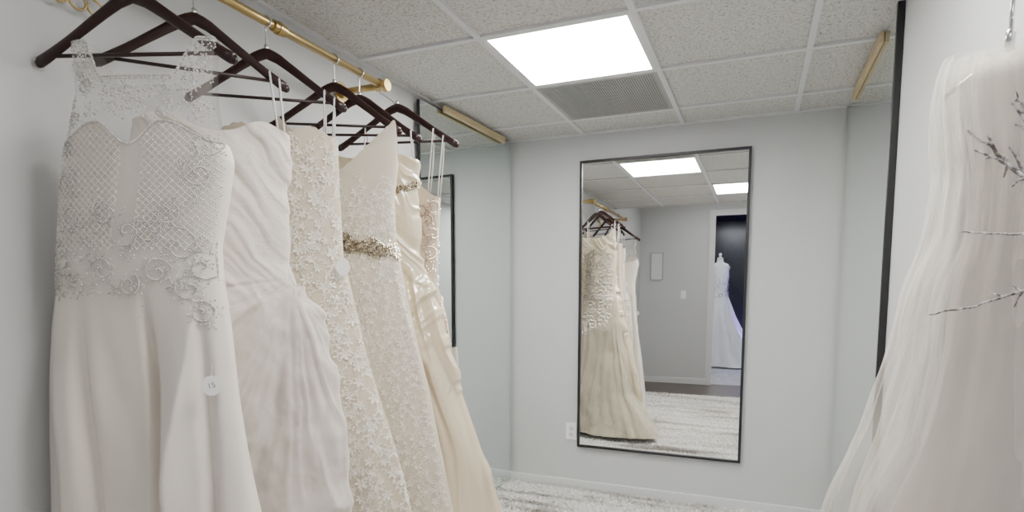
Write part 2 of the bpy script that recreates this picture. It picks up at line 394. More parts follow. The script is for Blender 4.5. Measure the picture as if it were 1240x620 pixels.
# ------------------------------------------------------------------ clothes rail
RAILX, RAILZ, RR, REND = -1.44, H+.838, .0135, 2.09
o = empty('clothes_rail', (RAILX, 1.4, RAILZ), 0, 'brass pipe clothes rail along the left wall', 'clothes rail')
MB().tube([(0, -.75, 0), (0, REND-1.4, 0)], RR, 18).build('pipe', M['brass'], o, True)
for yy in (-.76, REND-1.4):
    MB().tube([(-.19, yy, 0), (.012, yy, 0)], RR, 18).build('bracket_arm', M['brass'], o, True)
    q = MB().tube([(-.2125, yy, 0), (-.203, yy, 0)], .042, 24); q.tube([(-.203, yy, 0), (-.185, yy, 0)], .024, 20); q.build('flange', M['brass'], o)
    q = MB().tube([(0, yy-.03, 0), (0, yy+.02, 0)], .020, 18).tube([(-.03, yy, 0), (.018, yy, 0)], .020, 18).tube([(.018, yy, 0), (.026, yy, 0)], .025, 18); q.build('elbow', M['brass'], o, False, .002)
MB().tube([(0, .10, 0), (0, .15, 0)], .018, 18).tube([(0, .118, 0), (0, .132, 0)], .0205, 18).build('coupling', M['brass'], o)

o = empty('wall_hook', (LW, 1.03, H+.785), 0, 'curly gold wire hook on the left wall above the first hanger', 'wall hook')
MB().box(.0005, .006, -.06, .06, -.008, .03).build('back_plate', M['brass'], o, bev=.002)
q = MB()
for k in (-1, 0, 1):
    pts = [(.006, k*.045, 0)] + [(.02+.006*math.sin(a*.5), k*.045+.021*math.sin(a), -.044-.021*math.cos(a+PI)) for a in np.linspace(0, 1.6*PI, 18)]
    q.tube(pts, .0032, 8)
q.build('hook_wire', M['brass'], o, True)

# ------------------------------------------------------------------ hangers
HPX = [0, .03, .07, .12, .17, .205, .228]; HPZ = [.004, -.008, -.036, -.072, -.108, -.132, -.146]
def arm_drop(u): return float(np.interp(abs(u), HPX, HPZ))
def make_hanger(root_xy, theta, neck_z, label, group, sc=1.0):
    o = empty('clothes_hanger', (root_xy[0], root_xy[1], neck_z), theta, label, 'hanger', group)
    xs = np.linspace(0, .228, 14); prof = [(x*sc, arm_drop(x)) for x in xs]
    pts = [(-x, 0, z) for x, z in prof[::-1]] + [(x, 0, z) for x, z in prof[1:]]
    rad = list(np.interp(xs, [0, .03, .06, .15, .2, .228], [.018, .016, .0138, .0118, .0135, .0145])); rad = rad[::-1]+rad[1:]
    fr = MB(); fr.tube(pts, rad, 12, flat=(1, .55))
    for sg in (-1, 1): fr.lathe([(.002,-.012),(.008,-.009),(.012,0),(.008,.009),(.002,.012)], (sg*.228*sc, 0, -.147), 12, 1, .65)
    fr.build('shoulder_frame', M['mahog'], o, True)
    MB().tube([(-.195*sc, 0, -.132), (.195*sc, 0, -.132)], .005, 10).build('trouser_bar', M['mahog'], o, True)
    rx = (RAILX-root_xy[0])*math.cos(theta); ry = -(RAILX-root_xy[0])*math.sin(theta)
    r = .0175; top = RAILZ-neck_z+RR
    pts = [(0,0,.012), (rx*.3, ry*.3, (top-2*r)*.4), (rx, ry, top-2*r-.012)]
    for a in np.linspace(-PI*.5, PI*.95, 16): pts.append((rx+r*math.cos(a), ry, top-r+.0035+r*math.sin(a)))
    q = MB().tube(pts, .0026, 8).lathe([(.007,0),(.007,.016),(.003,.018)], (0,0,.012), 12)
    q.build('hook', M['chrome'], o, True)
    return o
NECK = H+.738

# ------------------------------------------------------------------ gown builder
class Gown:
    def __init__(s, o, theta, rows, hem=(.05, .08), zbot=.075, depth=((0,.1,.1),), wall=None, folds=(10, .004, .025), seed=0, disp=None):
        s.o = Vector((o[0], o[1])); s.th = theta; s.U = Vector((math.cos(theta), math.sin(theta))); s.N = Vector((math.sin(theta), -math.cos(theta)))
        Lp, Rp = [], []
        for py, a, b_ in rows:
            Lp.append(s.uz(a, py)[::-1]); Rp.append(s.uz(b_, py)[::-1])
        s.zb = zbot
        Lp.append((zbot, Lp[-1][1]-hem[0])); Rp.append((zbot, Rp[-1][1]+hem[1]))
        zg = np.linspace(zbot-.05, 2.3, 500); s.zg = zg
        def prof(p):
            p = sorted(p); v = np.interp(zg, [q[0] for q in p], [q[1] for q in p])
            k = np.hanning(15); k /= k.sum(); return np.convolve(np.pad(v, 7, mode='edge'), k, 'valid')
        s.Lg, s.Rg = prof(Lp), prof(Rp)
        dd = sorted(depth); s.dz = [q[0] for q in dd]; s.df = [q[1] for q in dd]; s.db = [q[2] for q in dd]
        s.wall = wall; s.folds = folds; s.seed = seed; s.disp = disp; s.sq = 1.0; s.soft = .35
    def uz(s, px, py):
        r = ray(px, py); den = r[0]*s.N.x+r[1]*s.N.y; t = (s.o.x*s.N.x+s.o.y*s.N.y)/den
        return ((t*r[0]-s.o.x)*s.U.x+(t*r[1]-s.o.y)*s.U.y, H+t*r[2])
    def z(s, px, py): return s.uz(px, py)[1]
    def pos(s, phi, z, off=0.0):
        phi = np.asarray(phi, float); z = np.asarray(z, float)
        Lu, Ru = np.interp(z, s.zg, s.Lg), np.interp(z, s.zg, s.Rg)
        hw = (Ru-Lu)/2*s.sq; uc = Ru-hw
        c, sn = np.cos(phi), np.sin(phi)
        d = np.where(sn < 0, np.interp(z, s.dz, s.df), np.interp(z, s.dz, s.db))*s.sq
        u = uc+hw*c; y = d*np.sign(sn)*np.abs(sn)**.75
        nx, ny = c*d*.7, sn*hw; ln = np.sqrt(nx*nx+ny*ny)+1e-6; nx, ny = nx/ln, ny/ln
        K, a0, a1 = s.folds; zz = np.clip((s.waist-z)/(s.waist-s.zb), 0, 1)
        A = (a0+(a1-a0)*zz**.8)*np.clip((s.waist+.02-z)/.18, 0, 1)
        q = np.mod(phi, 2*PI)/(2*PI); w1 = .35*np.sin(2.2*z+s.seed)+.25*np.sin(5*z+2*phi)
        n1 = vn(q*K+w1, z*.55, s.seed, K); n2 = vn(q*2*K+w1*1.5, z*.9, s.seed+5, 2*K)
        Fd = A*((1-s.soft)*(ridge(n1)*2-1)+s.soft*(n1*2-1)+.4*(n2*2-1))
        if s.disp: Fd = Fd+s.disp(u, z, phi, s)
        u = u+nx*(Fd+off); y = y+ny*(Fd+off)
        if s.wall:
            lo, hi = s.wall
            x = s.o.x+u*s.U.x-y*s.U.y
            u = np.where(x < lo, u+(lo-x)/s.U.x, u); u = np.where(x > hi, u+(hi-x)/s.U.x, u)
        return u, y, z
    def surf(s, u, z, off=.003, back=False):
        Lu, Ru = np.interp(z, s.zg, s.Lg), np.interp(z, s.zg, s.Rg)
        a = np.clip((u-(Lu+Ru)/2)/((Ru-Lu)/2), -.985, .985)
        phi = np.arccos(a); phi = phi if back else -phi
        return s.pos(phi, z, off)
    def edge(s, z):
        return float(np.interp(z, s.zg, s.Lg)), float(np.interp(z, s.zg, s.Rg))
    def root(s, label, cat='wedding gown'):
        s.r = empty('wedding_gown', (s.o.x, s.o.y, s.zb), s.th, label, cat, None); return s.r
    def sheet(s, name, ztop, zbot, mat, rows=80, cols=180, off=0, parent=None, arc=None):
        p0, p1 = arc or (0, 2*PI); closed = arc is None
        ph = np.linspace(p0, p1, cols, endpoint=not closed)
        a = np.cos(ph); fr = np.sin(ph) < 0
        zt = np.array([ztop(x, f_) for x, f_ in zip(a, fr)]); zb = np.array([zbot(x, f_) for x, f_ in zip(a, fr)])
        tt = np.linspace(0, 1, rows)[:, None]
        z = zt[None, :]*(1-tt)+zb[None, :]*tt
        PH = np.repeat(ph[None, :], rows, 0)
        u, y, zz = s.pos(PH, z, off)
        V = np.stack([u, y, zz-s.zb], -1).reshape(-1, 3)
        Fc = []
        for i in range(rows-1):
            for j in range(cols if closed else cols-1):
                q = i*cols+j; w_ = i*cols+(j+1) % cols; Fc.append((q, w_, w_+cols, q+cols))
        m_ = MB(); m_.v = V.tolist(); m_.f = Fc
        return m_.build(name, mat, parent or s.r, True)
    def beads(s, name, pts, mat, r=(.0016, .003), back=False, off=.003, parent=None):
        if not len(pts): return
        p = np.array(pts); u, y, z = s.surf(p[:, 0], p[:, 1], off, back)
        m_ = MB()
        for i in range(len(u)): m_.bead((u[i], y[i], z[i]-s.zb), random.uniform(*r))
        return m_.build(name, mat, parent or s.r)
    def motifs(s, name, mat, n_sprig, rmin, rmax, ztop, seed=1, parent=None, pack=.5, fat=1.0):
        """raised lace: six petal flowers with leaves on long curling stems, sewn to the front surface"""
        rnd = random.Random(seed); P_, O_, Fc = [], [], []
        def poly(pts_):
            k = len(P_)
            for (u_, z_, o_) in pts_: P_.append((u_, min(max(z_, s.zb+.006), ztop+.01))); O_.append(o_)
            Fc.append(tuple(range(k, k+len(pts_))))
        def petal(cu, cz, a, ln, wd, lift):
            ca, sa = math.cos(a), math.sin(a); out = []
            for (t_, w_) in ((.08, .12), (.4, .8), (.72, 1), (1, .35), (1, -.35), (.72, -1), (.4, -.8), (.08, -.12)):
                out.append((cu+ca*t_*ln-sa*w_*wd, cz+sa*t_*ln+ca*w_*wd, .002+lift*t_))
            poly(out)
        tries = 0; placed = []
        while len(placed) < n_sprig and tries < n_sprig*14:
            tries += 1
            z_ = s.zb+.05+(ztop-s.zb-.08)*rnd.random(); Lu, Ru = s.edge(z_); u_ = (Lu+Ru)/2+(Ru-Lu)/2*rnd.uniform(-.35, .985)
            r_ = rnd.uniform(rmin, rmax)
            if any((u_-a)**2+(z_-b_)**2 < (r_+c_)**2*pack for a, b_, c_ in placed): continue
            placed.append((u_, z_, r_))
            a0 = rnd.random()*6.28
            for k in range(6): petal(u_, z_, a0+k*1.0472, r_*.60, r_*.14*fat, .004)
            for st_ in range(2):
                a = (PI/2 if st_ else -PI/2)+rnd.uniform(-.8, .8); cu, cz = u_+math.cos(a)*r_*.6, z_+math.sin(a)*r_*.6; curl = rnd.uniform(-.4, .4)
                for k in range(8):
                    nu, nz = cu+math.cos(a)*r_*.32, cz+math.sin(a)*r_*.32; w_ = r_*.055
                    px_, pz_ = -math.sin(a)*w_, math.cos(a)*w_
                    poly([(cu-px_, cz-pz_, .003), (nu-px_, nz-pz_, .003), (nu+px_, nz+pz_, .003), (cu+px_, cz+pz_, .003)])
                    petal(nu, nz, a+(.9 if k % 2 else -.9), r_*.42, r_*.09*fat, .003)
                    cu, cz = nu, nz; a += curl
        p = np.array(P_); u, y, z = s.surf(p[:, 0], p[:, 1], np.array(O_))
        m_ = MB(); m_.v = np.stack([u, y, z-s.zb], -1).tolist(); m_.f = Fc
        return m_.build(name, mat, parent or s.r)
def sstep(e0, e1, x):
    t = min(1, max(0, (x-e0)/(e1-e0))); return t*t*(3-2*t)
def scroll(cu, cz, size, rot=0, flip=1, turns=1.4, n=46):
    out = []
    for i in range(n):
        t = i/(n-1); r = size*(1-t)**.8; a = rot+flip*t*turns*2*PI
        out.append((cu+r*math.cos(a), cz+r*math.sin(a)))
        if i % 5 == 0:
            out.append((cu+(r+.012)*math.cos(a), cz+(r+.012)*math.sin(a))); out.append((cu+(r+.007)*math.cos(a+.12), cz+(r+.007)*math.sin(a+.12)))
    return out
def flower(cu, cz, r):
    out = [(cu, cz)]
    for k in range(6):
        a = k*PI/3+random.random()
        for q in (.45, .75, 1): out.append((cu+r*q*math.cos(a), cz+r*q*math.sin(a)))
    return out
def loops(gown, pairs, neck):
    for (u0, z0, u1) in pairs:
        z1 = neck+arm_drop(u1); q = MB()
        a = Vector((u0, -.004, z0-gown.zb)); b_ = Vector((u1, 0, z1-gown.zb))
        q.tube([a+Vector((0, -.012, 0)), a.lerp(b_, .5)+Vector((0, -.016, 0)), b_+Vector((0, -.010, .006)), b_+Vector((0, 0, .0155)), b_+Vector((0, .010, .006)), a.lerp(b_, .5)+Vector((.003, .015, 0)), a+Vector((.003, .012, 0))], .0028, 6, flat=(1, .4))
        q.build('hanging_loop', M['ribbon'], gown.r, True)
WALLX = (LW+.022, 9)
R = math.radians
HG = 'dark wooden hangers on the brass rail'

# ---- gown 1
O1, T1 = (-1.41, 1.02), R(20); N1 = H+.705
make_hanger(O1, T1, N1, 'dark wooden hanger holding the white gown with the sheer beaded yoke', HG, 1.06)
UC = []
def d1disp(u, z, phi, s):
    w_ = np.clip((s.waist-.03-z)/.25, 0, 1)
    f_ = (fbm(u*6+z*.5, z*1.0, 21)-.5)*.038*w_+(ridge(vn(u*5.2+.3*np.sin(3*z), z*.35, 22))-.5)*.038*w_
    for uc_, dp, wd_ in UC: f_ = f_-dp*w_*np.exp(-((u-uc_-.02*np.sin(2.5*z))/wd_)**2)
    return f_
G = Gown(O1, T1, [(40, 88, 269), (60, 89, 266), (110, 98, 262), (150, 94, 266), (195, 83, 284), (240, 80, 278), (300, 77, 268), (340, 76, 271), (400, 73, 280), (480, 73, 291), (560, 71, 303), (620, 69, 313)],
         hem=(.02, .08), depth=((0, .12, .05), (.9, .09, .045), (1.4, .075, .04), (1.75, .065, .035), (1.9, .035, .02), (2.0, .018, .014)), wall=WALLX, folds=(9, .003, .016), seed=1, disp=d1disp)
UC += [(G.uz(205, 480)[0], .042, .012), (G.uz(130, 480)[0], .022, .02), (G.uz(262, 500)[0], .026, .016)]
G.waist = G.z(175, 335)
G.root('white gown with sheer beaded illusion yoke, first on the rail')
zs, zn, zu = G.z(92, 52), G.z(170, 98), G.z(95, 165)
zsR = G.z(264, 47); zuR = G.z(266, 165)
def top1(a, f):
    q = abs(a); s_ = zs if a < 0 else zsR; u_ = zu if a < 0 else zuR
    return zn+(s_-zn)*sstep(.48, .76, q)-(s_-u_)*sstep(.955, 1.0, q)
zb1, zb0, zb2 = G.z(140, 156), G.z(170, 182), G.z(95, 178)
def bust1(a, f):
    if not f: return zb2-.03*(1-abs(a)**6)
    q = abs(a+.04); z_ = zb0+(zb1-zb0)*sstep(0, .42, q); return z_+(zb2-z_)*sstep(.5, .98, q)
wz = G.waist
def waist1(a, f): return wz+.03-.05*math.exp(-(a/.28)**2)-.10*math.exp(-((a-.78)/.2)**2)+.008*math.sin(17*a)
G.sheet('illusion_yoke', top1, lambda a, f: bust1(a, f)-.004, M['yoke'], 30, 360, off=.002)
G.sheet('bodice', bust1, waist1, M['d1b'], 60, 360)
G.sheet('skirt', lambda a, f: waist1(a, f), lambda a, f: G.zb, M['d1'], 110, 360)
pts = []
uL = lambda px, py: G.uz(px, py)
for k in range(300):
    a = -.995+1.99*k/299; z_ = top1(a, True); Lu, Ru = G.edge(z_)
    for dz in (0, -.006): pts.append(((Lu+Ru)/2+(Ru-Lu)/2*a, z_+dz-.004))
    z_ = bust1(a, True); Lu, Ru = G.edge(z_); pts.append(((Lu+Ru)/2+(Ru-Lu)/2*a, z_))
for sgn in (-1, 1):
    for k in range(120):
        a = sgn*random.uniform(.66, .97); z_ = top1(a, True)-random.uniform(0, .10); Lu, Ru = G.edge(z_); pts.append(((Lu+Ru)/2+(Ru-Lu)/2*a, z_))
for (px, py, sz, rot, fl) in [(118, 112, .022, 0, 1), (150, 125, .026, 2, -1), (180, 132, .028, 1, 1), (212, 122, .026, 3, -1), (240, 108, .022, 1, 1), (105, 150, .02, 2, 1), (252, 140, .022, 2, -1), (98, 185, .02, 1, 1), (262, 180, .03, 0, -1), (255, 215, .035, 2, 1), (98, 225, .035, 1, -1), (105, 265, .035, 3, 1),
                              (178, 285, .045, PI/2, 1), (200, 280, .04, PI/2, -1), (125, 300, .05, 0, 1), (235, 300, .05, PI, -1), (95, 315, .035, 1, 1), (258, 325, .04, 2, -1), (150, 262, .03, 2, 1), (222, 262, .03, 1, -1), (245, 350, .035, 1, 1), (258, 378, .03, 2, -1), (212, 330, .035, 0, 1), (150, 328, .03, 3, -1), (88, 338, .03, 0, 1), (118, 345, .03, 2, 1), (182, 345, .028, 1, -1)]:
    u_, z_ = uL(px, py); pts += scroll(u_, z_, sz, rot, fl, n=80)
for (px, py) in [(170, 114), (200, 114), (130, 142), (226, 138), (180, 310), (110, 240), (250, 245), (165, 350), (230, 345), (140, 352), (264, 300), (84, 295), (100, 130), (248, 92), (105, 92), (185, 125), (160, 140), (215, 140), (266, 390), (95, 355)]:
    u_, z_ = uL(px, py); pts += flower(u_, z_, .018)
for k in range(80):
    px = random.uniform(82, 268); py = random.gauss(315, 26); u_, z_ = uL(px, py); pts.append((u_, z_))
for k in range(90):
    px = random.uniform(100, 258); py = random.uniform(104, 156); u_, z_ = uL(px, py); pts.append((u_, z_))
G.beads('beading', pts, M['bead'], (.0019, .0034))
lat = []
P_ = .0125                                   # diamond lattice of pearls: dots along both diagonals
for i in range(-40, 41):
    for k in range(-160, 161):
        for sg in (-1, 1):
            t_ = k*.0052; uu = i*P_*2*.7071+t_*.7071; z2_ = 1.70+sg*t_*.7071
            Lu, Ru = G.edge(z2_); a = (uu-(Lu+Ru)/2)/((Ru-Lu)/2)
            if abs(a) < .97 and wz+.06 < z2_ < bust1(a, True)-.005 and abs(a) > .12: lat.append((uu, z2_))
G.beads('lattice_beading', lat, M['beadw'], (.0019, .0027))
def price_tag(G, px, py, txt, label, w_=.022, h_=.024, off=.014, rz=0):
    u_, z_ = G.uz(px, py); u2, y2, z2 = G.surf(np.array([u_]), np.array([z_]), off)
    p = G.o+G.U*float(u2[0])+Vector((-G.U.y, G.U.x))*float(y2[0])
    o = empty('price_tag', (p.x, p.y, z_), G.th+rz, label, 'price tag')
    q = MB().lathe([(1, -.0006), (1, .0006)], n=28, sx=w_, sy=h_); q.v = [(x, z, y) for x, y, z in q.v]; q.f = [f_[::-1] for f_ in q.f]
    q.build('card', M['paper'], o)
    MB().tube([(0, 0, h_*.8), (.002, .006, h_*1.6), (0, .012, h_*2.2)], .0008, 6).build('thread', M['ribbon'], o)
    if txt:
        t = text_mesh('number', txt, .018, M['ink'], o); t.rotation_euler = (PI/2, R(-12), 0); t.location = (0, -.0012, 0)
    return o
price_tag(G, 272, 461, '15', 'small round paper tag marked 15 on the first white gown', off=.035, rz=R(22))

# ---- gown 2: ruched organza
Y2, T2 = 1.215, R(48)
make_hanger((RAILX, Y2), T2, NECK, 'dark wooden hanger holding the ruched blush white organza gown', HG)
def ruche(u, z, phi, s):
    w_ = np.clip((z-s.waist)/.16+.45, 0, 1)
    q = z+u*.8+(fbm(u*5, z*4, 31)-.5)*.20
    a = (ridge(vn(q*16, u*2.2-z, 32))-.5)*.009+(vn(q*30, u*3, 33)-.5)*.013+(vn(q*58, u*4, 40)-.5)*.005
    du, dz = u-.20, (s.waist+.03)-z
    th = np.arctan2(-du+.02, np.maximum(dz, .001)); rr = np.sqrt(du*du+dz*dz)
    amp = np.clip(rr*.06, .003, .022)
    cr = ridge(fbm(u*7+z*2, z*7, 37))-.5; cr2 = fbm(u*15, z*13, 39)-.5
    b_ = (vn(th*9+.7*fbm(u*4, z*4, 36), rr*2.2, 34)-.5)*amp*2.2+(ridge(vn(th*16+fbm(u*6, z*6, 41), rr*3.5, 38))-.5)*amp*.9+cr*.014+cr2*.012
    return a*w_+b_*(1-w_)
G = Gown((RAILX, Y2), T2, [(130, 160, 350), (170, 160, 350), (200, 160, 352), (260, 160, 350), (325, 158, 352), (360, 150, 362), (375, 148, 380), (430, 140, 395), (520, 135, 403), (620, 130, 410)],
         hem=(.02, .04), depth=((0, .07, .05), (1.2, .06, .045), (1.6, .05, .04), (2.0, .04, .03)), wall=WALLX, folds=(9, .002, .008), seed=2, disp=ruche)
G.waist = G.z(340, 350)
G.root('blush white strapless organza gown with diagonal ruching, second on the rail')
zt = G.z(320, 165)
def top2(a, f): return zt+.035*math.exp(-((abs(a)-.62)/.3)**2)-.01*(1-abs(a))
G.sheet('bodice', top2, lambda a, f: G.waist, M['d2'], 150, 300)
G.sheet('skirt', lambda a, f: G.waist, lambda a, f: G.zb, M['d2'], 200, 340)
G.sheet('organza_overlay', lambda a, f: G.waist-.06+.07*a, lambda a, f: G.zb+.32+.10*math.sin(5*a)+.26*(a*.5+.5), M['d2s'], 130, 280, off=.020)
Lu, Ru = G.edge(zt)
loops(G, [(Ru-.03, zt+.005, .185), (Ru-.012, zt-.02, .21)], NECK)

# ---- gown 3: floral lace
Y3, T3 = 1.47, R(36)
make_hanger((RAILX, Y3), T3, NECK, 'dark wooden hanger holding the ivory floral lace gown', HG)
G = Gown((RAILX, Y3), T3, [(150, 258, 409), (170, 260, 409), (240, 265, 412), (310, 262, 416), (420, 250, 441), (520, 240, 470), (620, 230, 499)],
         hem=(.03, .08), depth=((0, .09, .08), (1.0, .075, .07), (1.5, .065, .055), (1.95, .055, .05)), wall=WALLX, folds=(10, .003, .034), seed=3)
G.waist = G.z(400, 330)
G.root('ivory strapless gown covered in raised floral lace, third on the rail')
zt = G.z(390, 172)
def top3(a, f): return zt+.03*math.exp(-((abs(a)-.55)/.3)**2)+.006*abs(math.sin(22*a))
G.sheet('bodice', top3, lambda a, f: G.waist, M['d3'], 60)
G.sheet('skirt', lambda a, f: G.waist, lambda a, f: G.zb, M['d3'], 120, 240)
G.motifs('lace_flowers', M['lace'], 420, .020, .036, zt, 3)
pts = []
for k in range(24):
    px = random.uniform(340, 415); py = random.uniform(185, 620); px += max(0, (py-330))*.2
    u_, z_ = G.uz(px, py); pts += flower(u_, z_, random.uniform(.008, .014))
G.beads('pearl_beading', pts, M['beadw'], (.0016, .003), off=.006)
Lu, Ru = G.edge(zt)
loops(G, [(Ru-.04, zt+.02, .17), (Ru-.015, zt, .20)], NECK)
price_tag(G, 411, 324, '', 'small blank paper tag hanging at the waist of the floral lace gown', .021, .028, off=.035)

# ---- gown 4: V neck lace with beaded belt
Y4, T4 = 1.79, R(30)
make_hanger((RAILX, Y4), T4, NECK, 'dark wooden hanger holding the lace gown with the jewelled belt', HG)
G = Gown((RAILX, Y4), T4, [(140, 330, 484), (160, 332, 484), (195, 338, 483), (240, 345, 478), (290, 342, 480), (350, 336, 490), (420, 322, 504), (520, 305, 525), (620, 288, 546)],
         hem=(.03, .07), depth=((0, .08, .06), (1.0, .07, .055), (1.5, .06, .05), (1.85, .05, .04), (2.0, .02, .016)), wall=WALLX, folds=(10, .003, .032), seed=4)
G.waist = G.z(450, 298)
G.root('ivory lace V neck gown with silver jewelled belt, fourth on the rail')
z4s, z4v, z4u = G.z(476, 148), G.z(425, 212), G.z(480, 200)
def top4(a, f):
    q = abs(a); return z4v+(z4s-z4v)*(min(1, q/.90)**1.15)-(z4s-z4u)*sstep(.93, 1, q)+.004*abs(math.sin(30*a))
G.sheet('bodice', top4, lambda a, f: G.waist, M['d4'], 70)
G.sheet('skirt', lambda a, f: G.waist, lambda a, f: G.zb, M['d4'], 120, 240)
G.motifs('lace_flowers', M['lace4'], 600, .018, .030, z4v-.01, 4)
bz = G.waist
G.sheet('belt_ribbon', lambda a, f: bz+.026-.03*a, lambda a, f: bz-.010-.03*a, M['d4'], 6, 160, off=.008)
pts = []
for k in range(1300):
    a = random.uniform(-.98, .985); hb = .016+.022*abs(math.sin(7*a+.6))**2; z_ = bz+.008-.03*a+random.uniform(-hb, hb)
    Lu, Ru = G.edge(z_); pts.append(((Lu+Ru)/2+(Ru-Lu)/2*a, z_))
for k in range(8):
    a = -.85+k*.235; z_ = bz+.008-.03*a; Lu, Ru = G.edge(z_); u_ = (Lu+Ru)/2+(Ru-Lu)/2*a; pts += flower(u_, z_, .034)+flower(u_, z_, .022)
G.beads('belt_jewels', pts, M['beadg'], (.0022, .0044), off=.011)

# ---- gown 5: champagne satin
Y5, T5 = 1.935, R(25)
make_hanger((RAILX, Y5), T5, NECK, 'dark wooden hanger holding the champagne satin gown', HG)
def drape(u, z, phi, s):
    w_ = np.clip((z-s.waist)/.10+.4, 0, 1)
    q = z+u*1.0+(fbm(u*6, z*5, 51)-.5)*.14
    a = (ridge(vn(q*24, u*3, 52))-.5)*.018+(vn(q*50, u*3, 57)-.5)*.007
    w2 = np.clip((z-.15)/.5, .35, 1)
    v_ = u*(1-.25*np.clip(s.waist-z, 0, 1))+.22*(s.waist-z)*-.55+.02*np.sin(z*6)+(fbm(u*4, z*3, 59)-.5)*.05
    sw = np.clip(1-(s.waist-z)/.50, 0, 1)
    b_ = (ridge(vn(v_*20, z*1.2, 53))-.5)*.050*w2+(vn(v_*46, z*2.0, 54)-.5)*.014*w2+sw*((ridge(vn((z-u*1.1)*20+2.5*fbm(u*8, z*8, 58), u*5, 55))-.5)*.040)
    return a*w_+b_*(1-w_)
G = Gown((RAILX, Y5), T5, [(180, 372, 507), (195, 372, 507), (300, 377, 508), (350, 372, 519), (400, 365, 534), (480, 348, 556), (550, 336, 581), (590, 330, 596), (615, 325, 606)],
         hem=(.03, .10), depth=((0, .07, .05), (1.0, .055, .045), (1.5, .05, .042), (1.95, .045, .04)), wall=WALLX, folds=(10, .002, .008), seed=5, disp=drape)
G.waist = G.z(500, 345)
G.root('champagne satin gown with draped folds, fifth on the rail')
zt = G.z(495, 196)
def top5(a, f): return zt+.02*math.exp(-((abs(a)-.6)/.3)**2)
G.sheet('bodice', top5, lambda a, f: G.waist, M['d5'], 120, 260)
G.sheet('skirt', lambda a, f: G.waist, lambda a, f: G.zb, M['d5'], 200, 460)
pts = []
zz = G.z(495, 228)
for k in range(420):
    a = random.uniform(-.97, .985); z_ = zz+.07*(a-.85)+random.uniform(-.014, .014)
    Lu, Ru = G.edge(z_); pts.append(((Lu+Ru)/2+(Ru-Lu)/2*a, z_))
G.beads('jewelled_band', pts, M['beadg'], (.0025, .005), off=.006)
Lu, Ru = G.edge(zt)
loops(G, [(Ru-.02, zt, .195)], NECK)

# ---- gown 6: champagne beaded mermaid, faces the mirror
O6, T6 = (-1.36, 2.07), R(15)
make_hanger(O6, T6, NECK-.005, 'dark wooden hanger holding the beaded champagne gown at the rail end', HG, 1.06)
def d6disp(u, z, phi, s):
    w_ = np.clip((s.waist-z)/.3, 0, 1); q = phi/(2*PI)
    return (vn(q*52+1.2*np.sin(2*z), z*.8, 62, 52)-.5)*.016*w_+(fbm(phi*2, z*3, 63)-.5)*.06*w_
G = Gown(O6, T6, [(225, 434, 533), (240, 434, 533), (300, 444, 530), (345, 444, 529), (385, 432, 541), (420, 428, 546), (480, 426, 554), (550, 414, 572), (620, 400, 592)],
         hem=(.08, .26), depth=((0, .05, .32), (.35, .05, .20), (.8, .045, .10), (1.2, .04, .075), (1.5, .04, .07), (1.9, .035, .065)), wall=WALLX, folds=(18, .004, .022), seed=6, disp=d6disp)
G.waist = G.z(535, 420)
G.root('champagne mermaid gown with scrolling beadwork, last on the rail and facing the mirror')
zt = G.z(520, 240)
def top6(a, f): return zt+.05*math.exp(-((abs(a)-.5)/.26)**2)
G.sheet('bodice', top6, lambda a, f: G.waist-.08*(1-abs(a)), M['d6'], 90)
G.sheet('skirt', lambda a, f: G.waist-.08*(1-abs(a)), lambda a, f: G.zb, M['d6s'], 120, 460)
G.sheet('tulle_layer', lambda a, f: G.waist-.06*(1-abs(a)), lambda a, f: G.zb+.06+.05*math.sin(6*a), M['d6t'], 100, 380, off=.024)
zc = G.waist; pts = []
top_ = zt-zc
for sgn in (-1, 1):
    for k in range(28):
        t_ = 1.0-k*.045; u_ = .03+.09*((k*7) % 5)/4
        pts += [(sgn*x+.01, z_) for x, z_ in scroll(u_, zc+t_*top_, .042 if k % 2 else .032, k*1.3, 1 if k % 2 else -1, 1.2, 70)]
for k in range(800):
    z_ = zc+.30*top_+random.uniform(-.026, .026); pts.append((random.uniform(-.15, .17), z_))
for sgn in (-1, 1):
    for k in range(160):
        t_ = k/159; pts.append((.01+sgn*.15*(1-t_)**.7, zc+top_*(.92-.5*t_)+.006*math.sin(40*t_)))
G.beads('front_beading', pts, M['beadd'], (.0024, .0042), back=True)
pts2 = []
for (px, py) in [(512, 255), (520, 268), (526, 285), (514, 290), (522, 305), (526, 250), (518, 322), (535, 378), (540, 395)]:
    u_, z_ = G.uz(px, py); pts2 += scroll(u_, z_, .032, random.random()*6, random.choice((-1, 1)), 1.2, 40)
G.beads('side_beading', pts2, M['beadr'], (.002, .004))
Lu, Ru = G.edge(zt)
loops(G, [(Ru-.045, zt+.02, .15), (Ru-.006, zt, .19), (Lu+.03, zt, -.13)], NECK-.005)

